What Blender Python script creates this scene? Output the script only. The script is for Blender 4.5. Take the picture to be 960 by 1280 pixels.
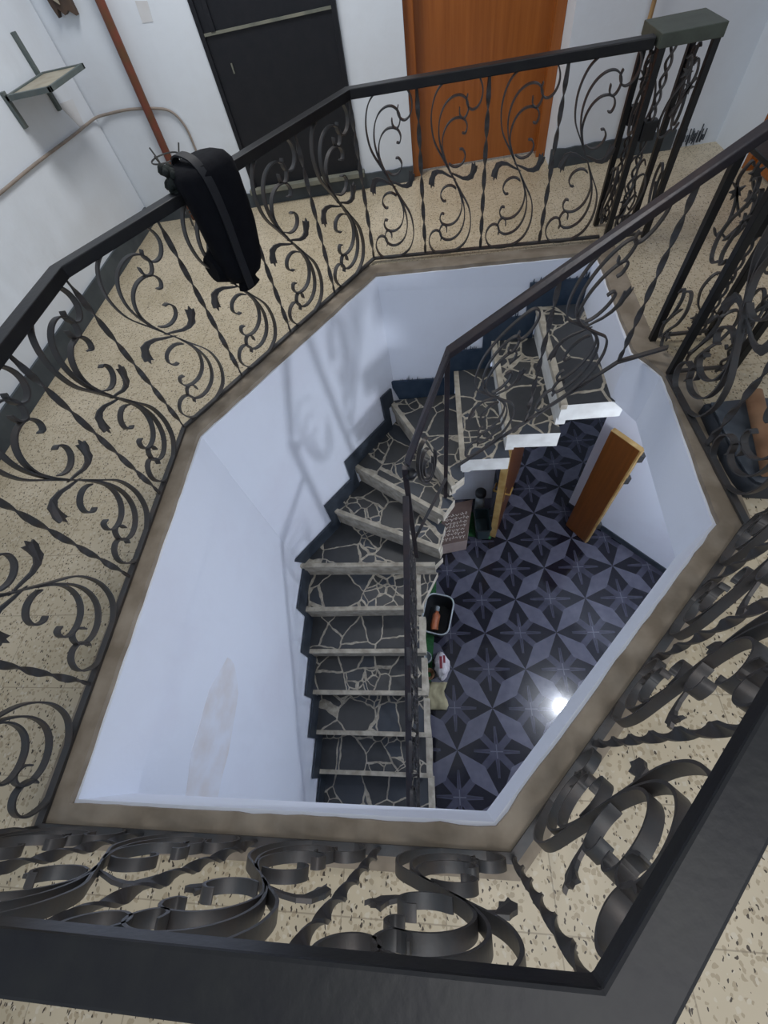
import bpy, bmesh, math, random
from mathutils import Vector, Matrix, noise as mnoise
random.seed(7)
SC = bpy.context.scene
COL = SC.collection
for o in list(bpy.data.objects): bpy.data.objects.remove(o)
PI = math.pi
H = 1.3125                                    # eye height above the upper floor

# ------------------------------------------------------------------ camera
cam_d = bpy.data.cameras.new('camera'); cam = bpy.data.objects.new('camera', cam_d); COL.objects.link(cam)
cam_d.sensor_fit = 'HORIZONTAL'; cam_d.sensor_width = 36; cam_d.lens = 36*510/960; cam_d.clip_start = .02
R = ((0.98947998, 0.04943218, 0.13596256), (0.02823366, 0.85575932, -0.51660318), (-0.14188805, 0.51500722, 0.84536107))
cam.matrix_world = Matrix(R).to_4x4(); cam.location = (0, 0, H)
SC.camera = cam
# ------------------------------------------------------------------ world, lights, exposure
W = bpy.data.worlds.new('world'); SC.world = W; W.use_nodes = True
W.node_tree.nodes['Background'].inputs[0].default_value = (.80, .88, 1, 1)
W.node_tree.nodes['Background'].inputs[1].default_value = .62
def area(name, loc, size, power, col, rot=(0, 0, 0), sy=None):
    d = bpy.data.lights.new(name, 'AREA'); d.energy = power; d.color = col; d.size = size
    if sy: d.shape = 'RECTANGLE'; d.size_y = sy
    o = bpy.data.objects.new(name, d); COL.objects.link(o); o.location = loc; o.rotation_euler = rot
    return o
area('hall_lamp_and_fill', (-.80, 2.75, 2.5), 0.7, 40, (1, .98, .95))
area('hall_lamp_and_fill', (.70, -1.05, 2.5), 1.7, 34, (1, .98, .96))  # added fill behind the camera to even out the walls, not a known lamp
pl = bpy.data.lights.new('lower_bulb_light', 'POINT'); pl.energy = 80; pl.color = (.85, .90, 1); pl.shadow_soft_size = .07
lamp = bpy.data.objects.new('lower_bulb_light', pl); COL.objects.link(lamp); lamp.location = (1.59, .70, -.47)
vs = SC.view_settings
vs.view_transform = 'Standard'; vs.look = 'None'; vs.gamma = 1; vs.exposure = -.36; vs.use_curve_mapping = False
SC.display_settings.display_device = 'sRGB'

# ------------------------------------------------------------------ materials
def new_mat(name, rough=.6, metal=0, spec=.5):
    m = bpy.data.materials.new(name); m.use_nodes = True
    b = m.node_tree.nodes['Principled BSDF']
    b.inputs['Roughness'].default_value = rough; b.inputs['Metallic'].default_value = metal
    b.inputs['Specular IOR Level'].default_value = spec
    return m, m.node_tree, b
class NG:
    """tiny node-graph helper"""
    def __init__(s, nt): s.nt = nt; s.co = nt.nodes.new('ShaderNodeTexCoord').outputs['Object']
    def lk(s, a, b): s.nt.links.new(a, b)
    def math(s, op, a, b=None, clamp=False):
        n = s.nt.nodes.new('ShaderNodeMath'); n.operation = op; n.use_clamp = clamp
        for i, v in enumerate((a, b)):
            if v is None: continue
            if isinstance(v, (int, float)): n.inputs[i].default_value = v
            else: s.lk(v, n.inputs[i])
        return n.outputs[0]
    def noise(s, scale, detail=3, rough=.5, vec=None):
        n = s.nt.nodes.new('ShaderNodeTexNoise'); n.inputs['Scale'].default_value = scale
        n.inputs['Detail'].default_value = detail; n.inputs['Roughness'].default_value = rough
        s.lk(vec or s.co, n.inputs['Vector']); return n.outputs['Fac']
    def voro(s, scale, feat='F1', vec=None, rnd=1):
        n = s.nt.nodes.new('ShaderNodeTexVoronoi'); n.feature = feat; n.inputs['Scale'].default_value = scale
        n.inputs['Randomness'].default_value = rnd; s.lk(vec or s.co, n.inputs['Vector']); return n
    def mapping(s, sc, rot=(0, 0, 0), loc=(0, 0, 0), vec=None):
        n = s.nt.nodes.new('ShaderNodeMapping'); n.inputs['Scale'].default_value = sc
        n.inputs['Rotation'].default_value = rot; n.inputs['Location'].default_value = loc
        s.lk(vec or s.co, n.inputs['Vector']); return n.outputs[0]
    def ramp(s, fac, stops, interp='LINEAR'):
        n = s.nt.nodes.new('ShaderNodeValToRGB'); cr = n.color_ramp; cr.interpolation = interp
        while len(cr.elements) < len(stops): cr.elements.new(.5)
        for e, (p, c) in zip(cr.elements, stops):
            e.position = p; e.color = (*c, 1) if len(c) == 3 else c
        s.lk(fac, n.inputs[0]); return n.outputs[0]
    def mix(s, fac, a, b, mode='MIX'):
        n = s.nt.nodes.new('ShaderNodeMix'); n.data_type = 'RGBA'; n.blend_type = mode
        for k, v in ((0, fac), (6, a), (7, b)):
            if isinstance(v, (int, float)): n.inputs[k].default_value = v
            elif isinstance(v, tuple): n.inputs[k].default_value = (*v, 1)
            else: s.lk(v, n.inputs[k])
        return n.outputs[2]
    def sep(s, v):
        n = s.nt.nodes.new('ShaderNodeSeparateXYZ'); s.lk(v, n.inputs[0]); return n.outputs
    def bump(s, h, b, st=.3, dist=.01):
        n = s.nt.nodes.new('ShaderNodeBump'); n.inputs['Strength'].default_value = st; n.inputs['Distance'].default_value = dist
        s.lk(h, n.inputs['Height']); s.lk(n.outputs[0], b.inputs['Normal'])
def lt(g, a, b): return g.math('LESS_THAN', a, b)
def simple(name, c1, c2=None, scale=8, rough=.6, metal=0, spec=.5, bump=0):
    m, nt, b = new_mat(name, rough, metal, spec); g = NG(nt)
    if c2 is None: c2 = tuple(x*.8 for x in c1)
    n = g.noise(scale, 4)
    g.lk(g.ramp(n, [(.35, c1), (.65, c2)]), b.inputs['Base Color'])
    if bump: g.bump(n, b, bump)
    return m
# plasters
def plaster(name, base, stain_shade, amount):
    m, nt, b = new_mat(name, .75, 0, .25); g = NG(nt)
    n1 = g.noise(1.3, 5, .6); n2 = g.noise(5, 5, .6, g.mapping((1, 1, .35)))
    st = g.ramp(n1, [(.48, (0, 0, 0)), (.78, (amount,)*3)])
    c = g.mix(st, base, stain_shade)
    c = g.mix(g.ramp(n2, [(.55, (0, 0, 0)), (.8, (amount*.7,)*3)]), c, tuple(x*.86 for x in base))
    g.lk(c, b.inputs['Base Color']); g.bump(g.noise(26, 4), b, .12, .01)
    return m
M = {}
M['plaster'] = plaster('wall_plaster', (.69, .745, .815), (.55, .555, .58), .45)
M['well'] = plaster('stairwell_plaster', (.81, .86, .965), (.69, .67, .77), .40)  # random lavender mottling puts faint railing shadow into the plaster colour
M['ceiling'] = plaster('ceiling_plaster', (.75, .77, .8), (.6, .6, .6), .2)
# terrazzo
m, nt, b = new_mat('terrazzo_tile', .38, 0, .4); g = NG(nt)
big = g.noise(2.2, 4)
c = g.ramp(big, [(.3, (.43, .365, .25)), (.7, (.59, .51, .375))])
nd = nt.nodes.new('ShaderNodeTexNoise'); nd.inputs['Scale'].default_value = 60; g.lk(g.co, nd.inputs['Vector'])
va = nt.nodes.new('ShaderNodeVectorMath'); va.operation = 'MULTIPLY_ADD'; g.lk(nd.outputs['Color'], va.inputs[0]); va.inputs[1].default_value = (.016, .016, 0); g.lk(g.co, va.inputs[2])
v1 = g.voro(80, vec=va.outputs[0]); v1c = g.sep(v1.outputs['Color'])
patch = g.math('MULTIPLY', lt(g, v1.outputs['Distance'], .42), g.math('GREATER_THAN', v1c[0], .45))
c = g.mix(g.math('MULTIPLY', patch, .5), c, (.25, .185, .105))
pw = g.math('MULTIPLY', lt(g, v1.outputs['Distance'], .40), lt(g, v1c[0], .22))
c = g.mix(g.math('MULTIPLY', pw, .5), c, (.62, .57, .47))
v2 = g.voro(125, vec=g.mapping((1, .55, 1), (0, 0, .25), vec=va.outputs[0])); v2c = g.sep(v2.outputs['Color'])
spk = g.math('MULTIPLY', lt(g, v2.outputs['Distance'], .27), g.math('GREATER_THAN', v2c[1], .55))
c = g.mix(spk, c, (.055, .040, .028))
xyz = g.sep(g.mapping((4, 4, 1), loc=(.13, .31, 0)))
fx = g.math('ABSOLUTE', g.math('SUBTRACT', g.math('FRACT', xyz[0]), .5)); fy = g.math('ABSOLUTE', g.math('SUBTRACT', g.math('FRACT', xyz[1]), .5))
seam = g.math('GREATER_THAN', g.math('MAXIMUM', fx, fy), .494)
c = g.mix(g.math('MULTIPLY', seam, .55), c, (.20, .16, .11))
g.lk(c, b.inputs['Base Color']); M['terrazzo'] = m
# lower patterned tile
TS = .0808*4.25
m, nt, b = new_mat('patterned_floor_tile', .22, 0, .5); g = NG(nt)
OX, OY = .0915*4.25, .4225*4.25               # a star centre
p = g.sep(g.mapping((1/TS, 1/TS, 1), loc=(-OX/TS, -OY/TS, 0)))
# cell frame centred on the odd lattice points (crosses): rotate 45 degrees to the petal lattice
a_ = g.math('MULTIPLY', g.math('ADD', p[0], p[1]), .5); b_ = g.math('MULTIPLY', g.math('SUBTRACT', p[0], p[1]), .5)
# stars sit at integer (a_, b_); petals run along the integer lines
fa = g.math('ABSOLUTE', g.math('SUBTRACT', a_, g.math('ROUND', a_))); fb = g.math('ABSOLUTE', g.math('SUBTRACT', b_, g.math('ROUND', b_)))
# petal along a-lines: |fb| < .42*min(fa, 1-fa) with fa measured from the star
def half(v): return v
pet1 = lt(g, fb, g.math('MULTIPLY', fa, .34)); pet2 = lt(g, fa, g.math('MULTIPLY', fb, .34))
pet = g.math('MAXIMUM', pet1, pet2)
# dark chevrons around each star: ring between petals, square medium centre
px_ = g.math('ADD', fa, fb); mn = g.math('MINIMUM', fa, fb); mx = g.math('MAXIMUM', fa, fb)
chev = g.math('MULTIPLY', lt(g, mx, .44), lt(g, mn, g.math('MULTIPLY', mx, .88)))
inner = lt(g, mx, .22)
dark = g.math('MAXIMUM', chev, inner)
med = g.ramp(g.noise(9, 5, .6), [(.3, (.036, .037, .058)), (.7, (.064, .065, .096))])
c = g.mix(dark, med, (.010, .010, .017))
light = g.ramp(g.noise(14, 5), [(.3, (.086, .087, .122)), (.7, (.115, .117, .158))])
c = g.mix(pet, c, light)
sx = g.math('ABSOLUTE', g.math('SUBTRACT', p[0], g.math('ROUND', p[0]))); sy = g.math('ABSOLUTE', g.math('SUBTRACT', p[1], g.math('ROUND', p[1])))
seam = lt(g, g.math('MINIMUM', sx, sy), .007)
c = g.mix(g.math('MULTIPLY', seam, .6), c, (.012, .012, .018))
crs = g.math('MULTIPLY', lt(g, g.math('MINIMUM', sx, sy), .012), g.math('GREATER_THAN', g.math('ADD', fa, fb), .84))
c = g.mix(g.math('MULTIPLY', crs, .5), c, (.20, .20, .25))
g.lk(c, b.inputs['Base Color'])
g.lk(g.ramp(g.noise(12, 4), [(.3, (.07,)*3), (.7, (.14,)*3)]), b.inputs['Roughness']); M['tile'] = m
# flagstone treads
m, nt, b = new_mat('flagstone_tread', .42, 0, .45); g = NG(nt)
n = nt.nodes.new('ShaderNodeTexNoise'); n.inputs['Scale'].default_value = 9; g.lk(g.co, n.inputs['Vector'])
wv = nt.nodes.new('ShaderNodeVectorMath'); wv.operation = 'MULTIPLY_ADD'; g.lk(n.outputs['Color'], wv.inputs[0])
wv.inputs[1].default_value = (.05, .05, 0); g.lk(g.co, wv.inputs[2])
ve = g.voro(4.6, 'DISTANCE_TO_EDGE', wv.outputs[0]); vf = g.voro(4.6, 'F1', wv.outputs[0])
we = g.voro(10.5, 'DISTANCE_TO_EDGE', wv.outputs[0]); wf = g.voro(10.5, 'F1', wv.outputs[0])
vc = g.sep(vf.outputs['Color']); wc = g.sep(wf.outputs['Color'])
small = g.math('GREATER_THAN', vc[1], .62)                # some stones are broken into small pieces
tone = g.math('ADD', g.math('MULTIPLY', vc[0], g.math('SUBTRACT', 1, small)), g.math('MULTIPLY', wc[0], small))
stone = g.ramp(tone, [(.2, (.022, .025, .030)), (.55, (.046, .046, .045)), (.9, (.030, .041, .060))])
stone = g.mix(g.math('MULTIPLY', g.noise(18, 5), .5), stone, (.070, .070, .070))
grout = g.ramp(g.noise(30, 4), [(.3, (.46, .42, .34)), (.7, (.24, .215, .17))])
thr = g.math('ADD', .004, g.math('MULTIPLY', g.noise(6, 2), .040))
e1 = lt(g, ve.outputs[0], thr); e2 = g.math('MULTIPLY', small, lt(g, we.outputs[0], g.math('MULTIPLY', thr, 1.9)))
c = g.mix(g.math('MAXIMUM', e1, e2), stone, grout)
g.lk(c, b.inputs['Base Color']); g.bump(ve.outputs[0], b, .2, .01); M['flag'] = m
# irons
def iron(name, c1, c2, rough=.5):
    m, nt, b = new_mat(name, rough, .25, .5); g = NG(nt)
    n = g.noise(14, 5, .65)
    g.lk(g.ramp(n, [(.35, c1), (.55, tuple((x+y)/2 for x, y in zip(c1, c2))), (.72, c2)]), b.inputs['Base Color'])
    g.bump(g.noise(60, 3), b, .15, .004)
    return m
M['iron'] = iron('wrought_iron', (.055, .058, .062), (.075, .062, .056), .45)
M['rail'] = iron('painted_rail_iron', (.0075, .008, .011), (.016, .017, .017), .42)
M['stairrail'] = iron('stair_rail_iron', (.022, .021, .028), (.045, .032, .032), .36)
M['caplit'] = iron('lit_cap_iron', (.085, .10, .080), (.060, .068, .056), .5)  # rail iron made paler and greenish: light on the cap top put into colour
M['cement'] = simple('curb_cement', (.21, .17, .125), (.33, .28, .22), 9, .85, bump=.3)
M['cream'] = simple('riser_cement', (.50, .46, .38), (.30, .27, .215), 16, .8, bump=.2)
M['white'] = simple('step_white_edge', (.66, .67, .65), (.55, .55, .53), 14, .7, bump=.15)
M['skirt'] = simple('dark_skirting_paint', (.020, .028, .042), (.040, .052, .068), 11, .55, bump=.2)
M['hallskirt'] = simple('slate_skirting_paint', (.040, .052, .064), (.065, .080, .092), 7, .6, bump=.2)
M['streak'] = simple('blue_skirting_paint', (.012, .030, .060), (.030, .052, .085), 13, .5, bump=.2)
m, nt, b = new_mat('varnished_wood', .22, 0, .5); g = NG(nt)
n = g.noise(3, 6, .6, g.mapping((14, 14, .7)))
g.lk(g.ramp(n, [(.3, (.255, .075, .014)), (.7, (.36, .115, .024))]), b.inputs['Base Color']); M['wood'] = m
m, nt, b = new_mat('varnished_door_leaf', .35, 0, .5); g = NG(nt)
n = g.noise(3, 6, .6, g.mapping((12, 12, .7)))
g.lk(g.ramp(n, [(.3, (.105, .034, .006)), (.7, (.17, .055, .010))]), b.inputs['Base Color']); M['leafwood'] = m
M['lipwood'] = simple('pale_door_edge', (.48, .33, .13), (.34, .2, .06), 10, .6)
M['steel'] = iron('black_door_steel', (.007, .009, .014), (.012, .013, .018), .5)
M['sill'] = simple('stone_sill', (.20, .20, .16), (.12, .13, .11), 10, .7)
M['pipe'] = simple('rusty_pipe_paint', (.17, .040, .024), (.11, .05, .02), 12, .55)
M['tan'] = simple('tan_pipe_paint', (.36, .22, .09), (.25, .16, .08), 10, .6)
M['cable'] = simple('grey_cable_plastic', (.30, .25, .21), (.22, .19, .17), 10, .7)
M['slate'] = simple('grey_green_paint', (.085, .11, .11), (.12, .14, .135), 10, .6)
M['board'] = simple('raw_board', (.36, .33, .26), (.28, .25, .19), 12, .8)
M['wire'] = simple('dark_wire', (.04, .042, .045), (.06, .06, .06), 20, .5)
M['black'] = simple('black_fabric', (.0025, .003, .006), (.004, .005, .008), 30, .9, spec=.2, bump=.3)
M['greenblack'] = simple('green_black_fabric', (.004, .010, .009), (.003, .006, .006), 30, .85, bump=.4)
M['strap'] = simple('strap_webbing', (.007, .009, .014), (.005, .006, .010), 40, .7)
M['cushion'] = simple('slate_vinyl', (.075, .092, .112), (.055, .066, .084), 9, .5)
M['cushiondark'] = simple('dark_vinyl', (.020, .026, .036), (.030, .036, .046), 9, .5)
M['tube'] = simple('brown_cardboard', (.20, .10, .050), (.27, .15, .08), 12, .7)
M['darkbrown'] = simple('dark_brown_scrap', (.045, .030, .024), (.085, .055, .038), 14, .8)
M['mat'] = simple('green_turf', (.010, .070, .022), (.018, .11, .030), 40, .9, bump=.5)
M['boxtop'] = simple('brown_printed_card', (.115, .075, .062), (.15, .10, .085), 10, .6)
M['boxside'] = simple('pinkish_card', (.42, .33, .30), (.36, .28, .26), 8, .7)
M['ink'] = simple('pale_print', (.70, .66, .60), (.62, .58, .52), 8, .7)
M['plastic'] = simple('black_plastic', (.012, .016, .020), (.022, .026, .030), 9, .4)
M['rim'] = simple('pale_plastic_rim', (.50, .56, .58), (.36, .40, .42), 9, .4)
M['orange'] = simple('orange_plastic', (.50, .15, .06), (.36, .12, .06), 10, .45)
M['paper'] = simple('white_paper', (.75, .72, .76), (.60, .56, .60), 12, .8)
M['red'] = simple('dark_red_print', (.22, .02, .04), (.16, .02, .03), 12, .7)
M['cloth'] = simple('beige_cloth', (.42, .38, .24), (.33, .30, .19), 14, .9)
M['bin'] = simple('dark_teal_plastic', (.016, .032, .038), (.026, .044, .050), 8, .5)
M['brass'] = simple('brass_metal', (.65, .42, .14), (.5, .32, .10), 10, .3, .8)
M['clear'] = simple('grey_bottle_plastic', (.34, .38, .40), (.26, .30, .33), 10, .3)
M['gold'] = simple('yellow_frame_wood', (.38, .22, .05), (.28, .15, .03), 12, .5)
m, nt, b = new_mat('bulb_glass', .3); b.inputs['Emission Color'].default_value = (.86, .92, 1, 1); b.inputs['Emission Strength'].default_value = 25; M['bulb'] = m

# ------------------------------------------------------------------ mesh helpers
class MB:
    def __init__(s): s.v = []; s.f = []; s.mi = []
    def add(s, vs, fs, mi=0):
        o = len(s.v); s.v += [Vector(x) for x in vs]
        for f in fs: s.f.append([i+o for i in f]); s.mi.append(mi)
    def box(s, a, b, mi=0, tf=None):
        (x0, y0, z0), (x1, y1, z1) = a, b
        vs = [(x, y, z) for z in (z0, z1) for y in (y0, y1) for x in (x0, x1)]
        if tf: vs = [tf(Vector(q)) for q in vs]
        s.add(vs, [(0, 2, 3, 1), (4, 5, 7, 6), (0, 1, 5, 4), (1, 3, 7, 5), (3, 2, 6, 7), (2, 0, 4, 6)], mi)
    def prism(s, poly, z0, z1, mt=0, ms=0, mb=None):
        """poly: counter-clockwise xy; top material mt, side ms (int or list per edge)"""
        n = len(poly); vs = [(x, y, z0) for x, y in poly]+[(x, y, z1) for x, y in poly]
        o = len(s.v); s.v += [Vector(q) for q in vs]
        s.f.append([o+n+i for i in range(n)]); s.mi.append(mt)
        s.f.append([o+i for i in reversed(range(n))]); s.mi.append(ms if mb is None and isinstance(ms, int) else (mb or 0))
        for i in range(n):
            j = (i+1) % n; s.f.append([o+i, o+j, o+n+j, o+n+i]); s.mi.append(ms if isinstance(ms, int) else ms[i])
    def rings(s, rs, closed=True, caps=True, mi=0):
        n = len(rs[0]); o = len(s.v)
        for r in rs: s.v += [Vector(q) for q in r]
        for k in range(len(rs)-1):
            for i in range(n if closed else n-1):
                j = (i+1) % n
                s.f.append([o+k*n+i, o+k*n+j, o+(k+1)*n+j, o+(k+1)*n+i]); s.mi.append(mi)
        if caps and closed:
            s.f.append([o+i for i in reversed(range(n))]); s.mi.append(mi)
            s.f.append([o+(len(rs)-1)*n+i for i in range(n)]); s.mi.append(mi)
    def tube(s, pts, r, n=8, mi=0, closed=False):
        pts = [Vector(p) for p in pts]; rs = []; up = None
        for i, p in enumerate(pts):
            if closed: t = pts[(i+1) % len(pts)]-pts[i-1]
            else: t = pts[min(i+1, len(pts)-1)]-pts[max(i-1, 0)]
            t.normalize()
            if up is None: up = t.orthogonal().normalized()
            up = (up-t*up.dot(t)).normalized(); sd = t.cross(up)
            rr = r[i] if isinstance(r, (list, tuple)) else r
            rs.append([p+(up*math.cos(2*PI*k/n)+sd*math.sin(2*PI*k/n))*rr for k in range(n)])
        if closed: rs.append(rs[0])
        s.rings(rs, True, not closed, mi)
    def ribbon(s, pts, N, t, w, mi=0):
        """flat strip on edge: path pts, N = normal of the panel, t thickness in the panel, w width along N"""
        pts = [Vector(p) for p in pts]; N = Vector(N).normalized(); rs = []
        for i, p in enumerate(pts):
            T = (pts[min(i+1, len(pts)-1)]-pts[max(i-1, 0)]).normalized(); n = N.cross(T).normalized()
            f = .55 if i in (0, len(pts)-1) else 1
            rs.append([p+n*t/2*f-N*w/2, p+n*t/2*f+N*w/2, p-n*t/2*f+N*w/2, p-n*t/2*f-N*w/2])
        s.rings(rs, True, True, mi)
    def lathe(s, prof, c=(0, 0, 0), n=20, mi=0, sx=1, sy=1):
        c = Vector(c); rs = [[c+Vector((r*sx*math.cos(2*PI*k/n), r*sy*math.sin(2*PI*k/n), z)) for k in range(n)] for r, z in prof]
        s.rings(rs, True, True, mi)
    def build(s, name, mats, parent=None, smooth=None, bevel=0):
        me = bpy.data.meshes.new(name); me.from_pydata(s.v, [], s.f)
        mats = mats if isinstance(mats, (list, tuple)) else [mats]
        for x in mats: me.materials.append(M[x] if isinstance(x, str) else x)
        for p, i in zip(me.polygons, s.mi): p.material_index = i
        bm = bmesh.new(); bm.from_mesh(me); bmesh.ops.recalc_face_normals(bm, faces=bm.faces)
        if bevel: bmesh.ops.bevel(bm, geom=[e for e in bm.edges if e.is_manifold and e.calc_face_angle(0) > .6], offset=bevel, segments=2, affect='EDGES', profile=.6)
        bm.to_mesh(me); bm.free()
        if smooth:
            for p in me.polygons: p.use_smooth = True
            me.set_sharp_from_angle(angle=math.radians(smooth))
        me.update()
        o = bpy.data.objects.new(name, me); COL.objects.link(o)
        if parent: o.parent = parent
        return o
def tag(o, label, cat, group=None):
    o['label'] = label; o['category'] = cat
    if group: o['group'] = group
    return o
def thing(name, label, cat, loc=(0, 0, 0), group=None):
    o = bpy.data.objects.new(name, None); COL.objects.link(o); o.location = loc; o.empty_display_size = .1
    return tag(o, label, cat, group)
def reparent(child, par):
    child.parent = par; child.matrix_parent_inverse = Matrix.Translation(-Vector(par.location))
def part(mb, name, mats, par, smooth=None, bevel=0, label=None):
    """part whose vertices are in world coordinates under a thing placed at its base"""
    o = mb.build(name, mats, None, smooth, bevel); root = par
    off = Vector((0, 0, 0)); q = par
    while q is not None: off += Vector(q.location); q = q.parent
    o.data.transform(Matrix.Translation(-off)); o.parent = par
    if label: o['label'] = label
    return o
def struct(o, label=None):
    o['kind'] = 'structure'
    if label: o['label'] = label
    return o
def spline(pts, n=6):
    """Catmull-Rom through 2-D or 3-D points"""
    P = [Vector(p) for p in pts]; out = []
    for i in range(len(P)-1):
        p0 = P[i-1] if i else P[0]*2-P[1]; p1 = P[i]; p2 = P[i+1]; p3 = P[i+2] if i+2 < len(P) else P[-1]*2-P[-2]
        for k in range(n):
            t = k/n
            out.append(.5*((2*p1)+(p2-p0)*t+(2*p0-5*p1+4*p2-p3)*t*t+(3*p1-p0-3*p2+p3)*t**3))
    out.append(P[-1]); return out

# ------------------------------------------------------------------ setting: upper floor, curb, stairwell
ZL = -2.9375                                              # lower floor
WELL = [(.898, .692), (.947, 1.399), (.872, 1.563), (.905, 2.368), (-.305, 2.436), (-1.097, 1.27), (-1.098, -.136), (.100, -.138)]   # ccw
def offset(poly, d):
    n = len(poly); out = []
    ds = d if isinstance(d, (list, tuple)) else [d]*n
    for i in range(n):
        p0, p1, p2 = (Vector(poly[i-1]), Vector(poly[i]), Vector(poly[(i+1) % n]))
        e1 = (p1-p0).normalized(); e2 = (p2-p1).normalized()
        n1 = Vector((e1.y, -e1.x)); n2 = Vector((e2.y, -e2.x)); d1 = ds[i-1]; d2 = ds[i]
        den = n1.x*n2.y-n1.y*n2.x
        if abs(den) < .05: out.append(tuple(p1+n2*d2)); continue
        a = n1.dot(p1)+d1; bb = n2.dot(p1)+d2
        out.append(((a*n2.y-bb*n1.y)/den, (n1.x*bb-n2.x*a)/den))
    return out
CURB = offset(WELL, .10)
X0, X1, YB, Y0 = -2.165, 1.90, 3.65, -2.2
def sheet_with_hole(outer, hole, z):
    bm = bmesh.new(); es = []
    for loop in (outer, hole):
        vs = [bm.verts.new((x, y, z)) for x, y in loop]
        es += [bm.edges.new((vs[i], vs[(i+1) % len(vs)])) for i in range(len(vs))]
    bmesh.ops.triangle_fill(bm, use_beauty=True, edges=es)
    bmesh.ops.recalc_face_normals(bm, faces=bm.faces)
    return bm
bm = sheet_with_hole([(X0-.1, Y0), (X1+.2, Y0), (X1+.2, 4.0), (X0-.1, 4.0)], offset(WELL, .04), 0)
for f in bm.faces:
    if f.normal.z < 0: f.normal_flip()
me = bpy.data.meshes.new('floor'); bm.to_mesh(me); bm.free(); me.materials.append(M['terrazzo'])
fl = bpy.data.objects.new('floor', me); COL.objects.link(fl); struct(fl, 'speckled beige terrazzo floor around the open stairwell')
# curb: cement kerb round the opening with an uneven inner lip
def densify(poly, step=.05):
    out = []
    for i in range(len(poly)):
        a = Vector(poly[i]); b2 = Vector(poly[(i+1) % len(poly)]); n = max(2, int((b2-a).length/step))
        out += [a.lerp(b2, k/n) for k in range(n)]
    return out
m_ = MB(); di = []; do = []
for i in range(len(WELL)):
    a, a2 = Vector(WELL[i]), Vector(WELL[(i+1) % len(WELL)]); c_, c2 = Vector(CURB[i]), Vector(CURB[(i+1) % len(WELL)])
    n = max(2, int((a2-a).length/.045))
    for k in range(n): di.append(a.lerp(a2, k/n)); do.append(c_.lerp(c2, k/n))
r0 = []; r1 = []; r2 = []; r3 = []
for p, q in zip(di, do):
    j = .006*mnoise.noise(Vector((p.x*14, p.y*14, 0)))
    d = (p-q).normalized()
    r0.append((q.x, q.y, -.01)); r1.append((q.x, q.y, .012)); r2.append((p.x+d.x*j, p.y+d.y*j, .016)); r3.append((p.x+d.x*j, p.y+d.y*j, -.035))
m_.rings([r0, r1, r2, r3], True, False)
struct(m_.build('trim_1', 'cement', smooth=50), 'rough brown cement kerb round the stairwell opening')
# slab edge band, painted white
m_ = MB(); inn = offset(WELL, -.008)
m_.rings([[(x, y, -.004) for x, y in offset(WELL, .03)], [(x, y, -.004) for x, y in inn], [(x, y, -.27) for x, y in inn]], True, False)
m_.rings([[(x, y, -.27) for x, y in inn], [(x, y, -.27) for x, y in offset(WELL, .12)]], True, False)
struct(m_.build('trim_2', 'well'), 'white painted slab edge inside the stairwell opening')
bm = sheet_with_hole([(X0-.1, Y0), (3.6, Y0), (3.6, 5.2), (X0-.1, 5.2)], offset(WELL, .10), -.275)
me = bpy.data.meshes.new('ceiling_lower'); bm.to_mesh(me); bm.free(); me.materials.append(M['ceiling'])
o = bpy.data.objects.new('ceiling', me); COL.objects.link(o); struct(o, 'white underside of the upper floor slab')

# ---- stair geometry
def zt(k): return -.0575-.2*k-.0025*k
YN = lambda k: 1.235-.27*(k-7)                             # nosing of the lower flight
XL, XR = -1.092, -.185
NOS = {1: ((.630, 1.530), (.640, 2.37)), 2: ((.388, 1.540), (.392, 2.345)), 3: ((.140, 1.545), (.150, 2.33)),
       4: ((.085, 1.500), (-.335, 2.31)), 5: ((.022, 1.405), (-.650, 1.896)), 6: ((-.020, 1.258), (-.815, 1.618)),
       7: ((-.055, 1.222), (-1.095, 1.250))}
for k in range(8, 14): NOS[k] = ((XR, YN(k)), (XL, YN(k)))
# well walls: from the slab edge down; lower edge a little in, at the stair side
def wall_sheet(name, tops, bots, label, nz=14):
    m_ = MB(); rows = []
    for k in range(nz+1):
        t = k/nz; rows.append([Vector(a).lerp(Vector(b2), t) for a, b2 in zip(tops, bots)])
    m_.rings(rows, False, False)
    return struct(m_.build(name, 'well'), label)
def seg(a, b2, n, za, zb): return [(a[0]+(b2[0]-a[0])*i/n, a[1]+(b2[1]-a[1])*i/n, za+(zb-za)*i/n) for i in range(n+1)]
wall_sheet('wall_left', seg((-1.097, 1.27), (-1.098, -1.3), 16, -.012, -.012), seg((-1.082, 1.262), (-1.098, -1.3), 16, ZL, ZL), 'white plaster side wall of the stairwell')
wall_sheet('wall_corner', seg((-.305, 2.436), (-1.097, 1.27), 12, -.012, -.012), seg((-.255, 2.200), (-1.082, 1.262), 12, ZL+.6, ZL+.6), 'white angled wall of the stairwell')
def backy(x, z):
    t = (-.012-z)/(-.012-ZL-.6); y = 2.367+.069*(.93-x)/1.235; yb = 2.26-.06*(.93-x)/1.185
    return y+(yb-y)*t
xs = [.93, .641, .64, .393, .392, .151, .15, -.10, -.40]; zs = [-.40, -.40, -.62, -.62, -.82, -.82, -1.02, -1.02, -1.02]
wall_sheet('wall_back', [(x, backy(x, -.012), -.012) for x in xs], [(x, backy(x, z), z) for x, z in zip(xs, zs)], 'white back wall of the stairwell with faint shadow smears put into its colour')
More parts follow.
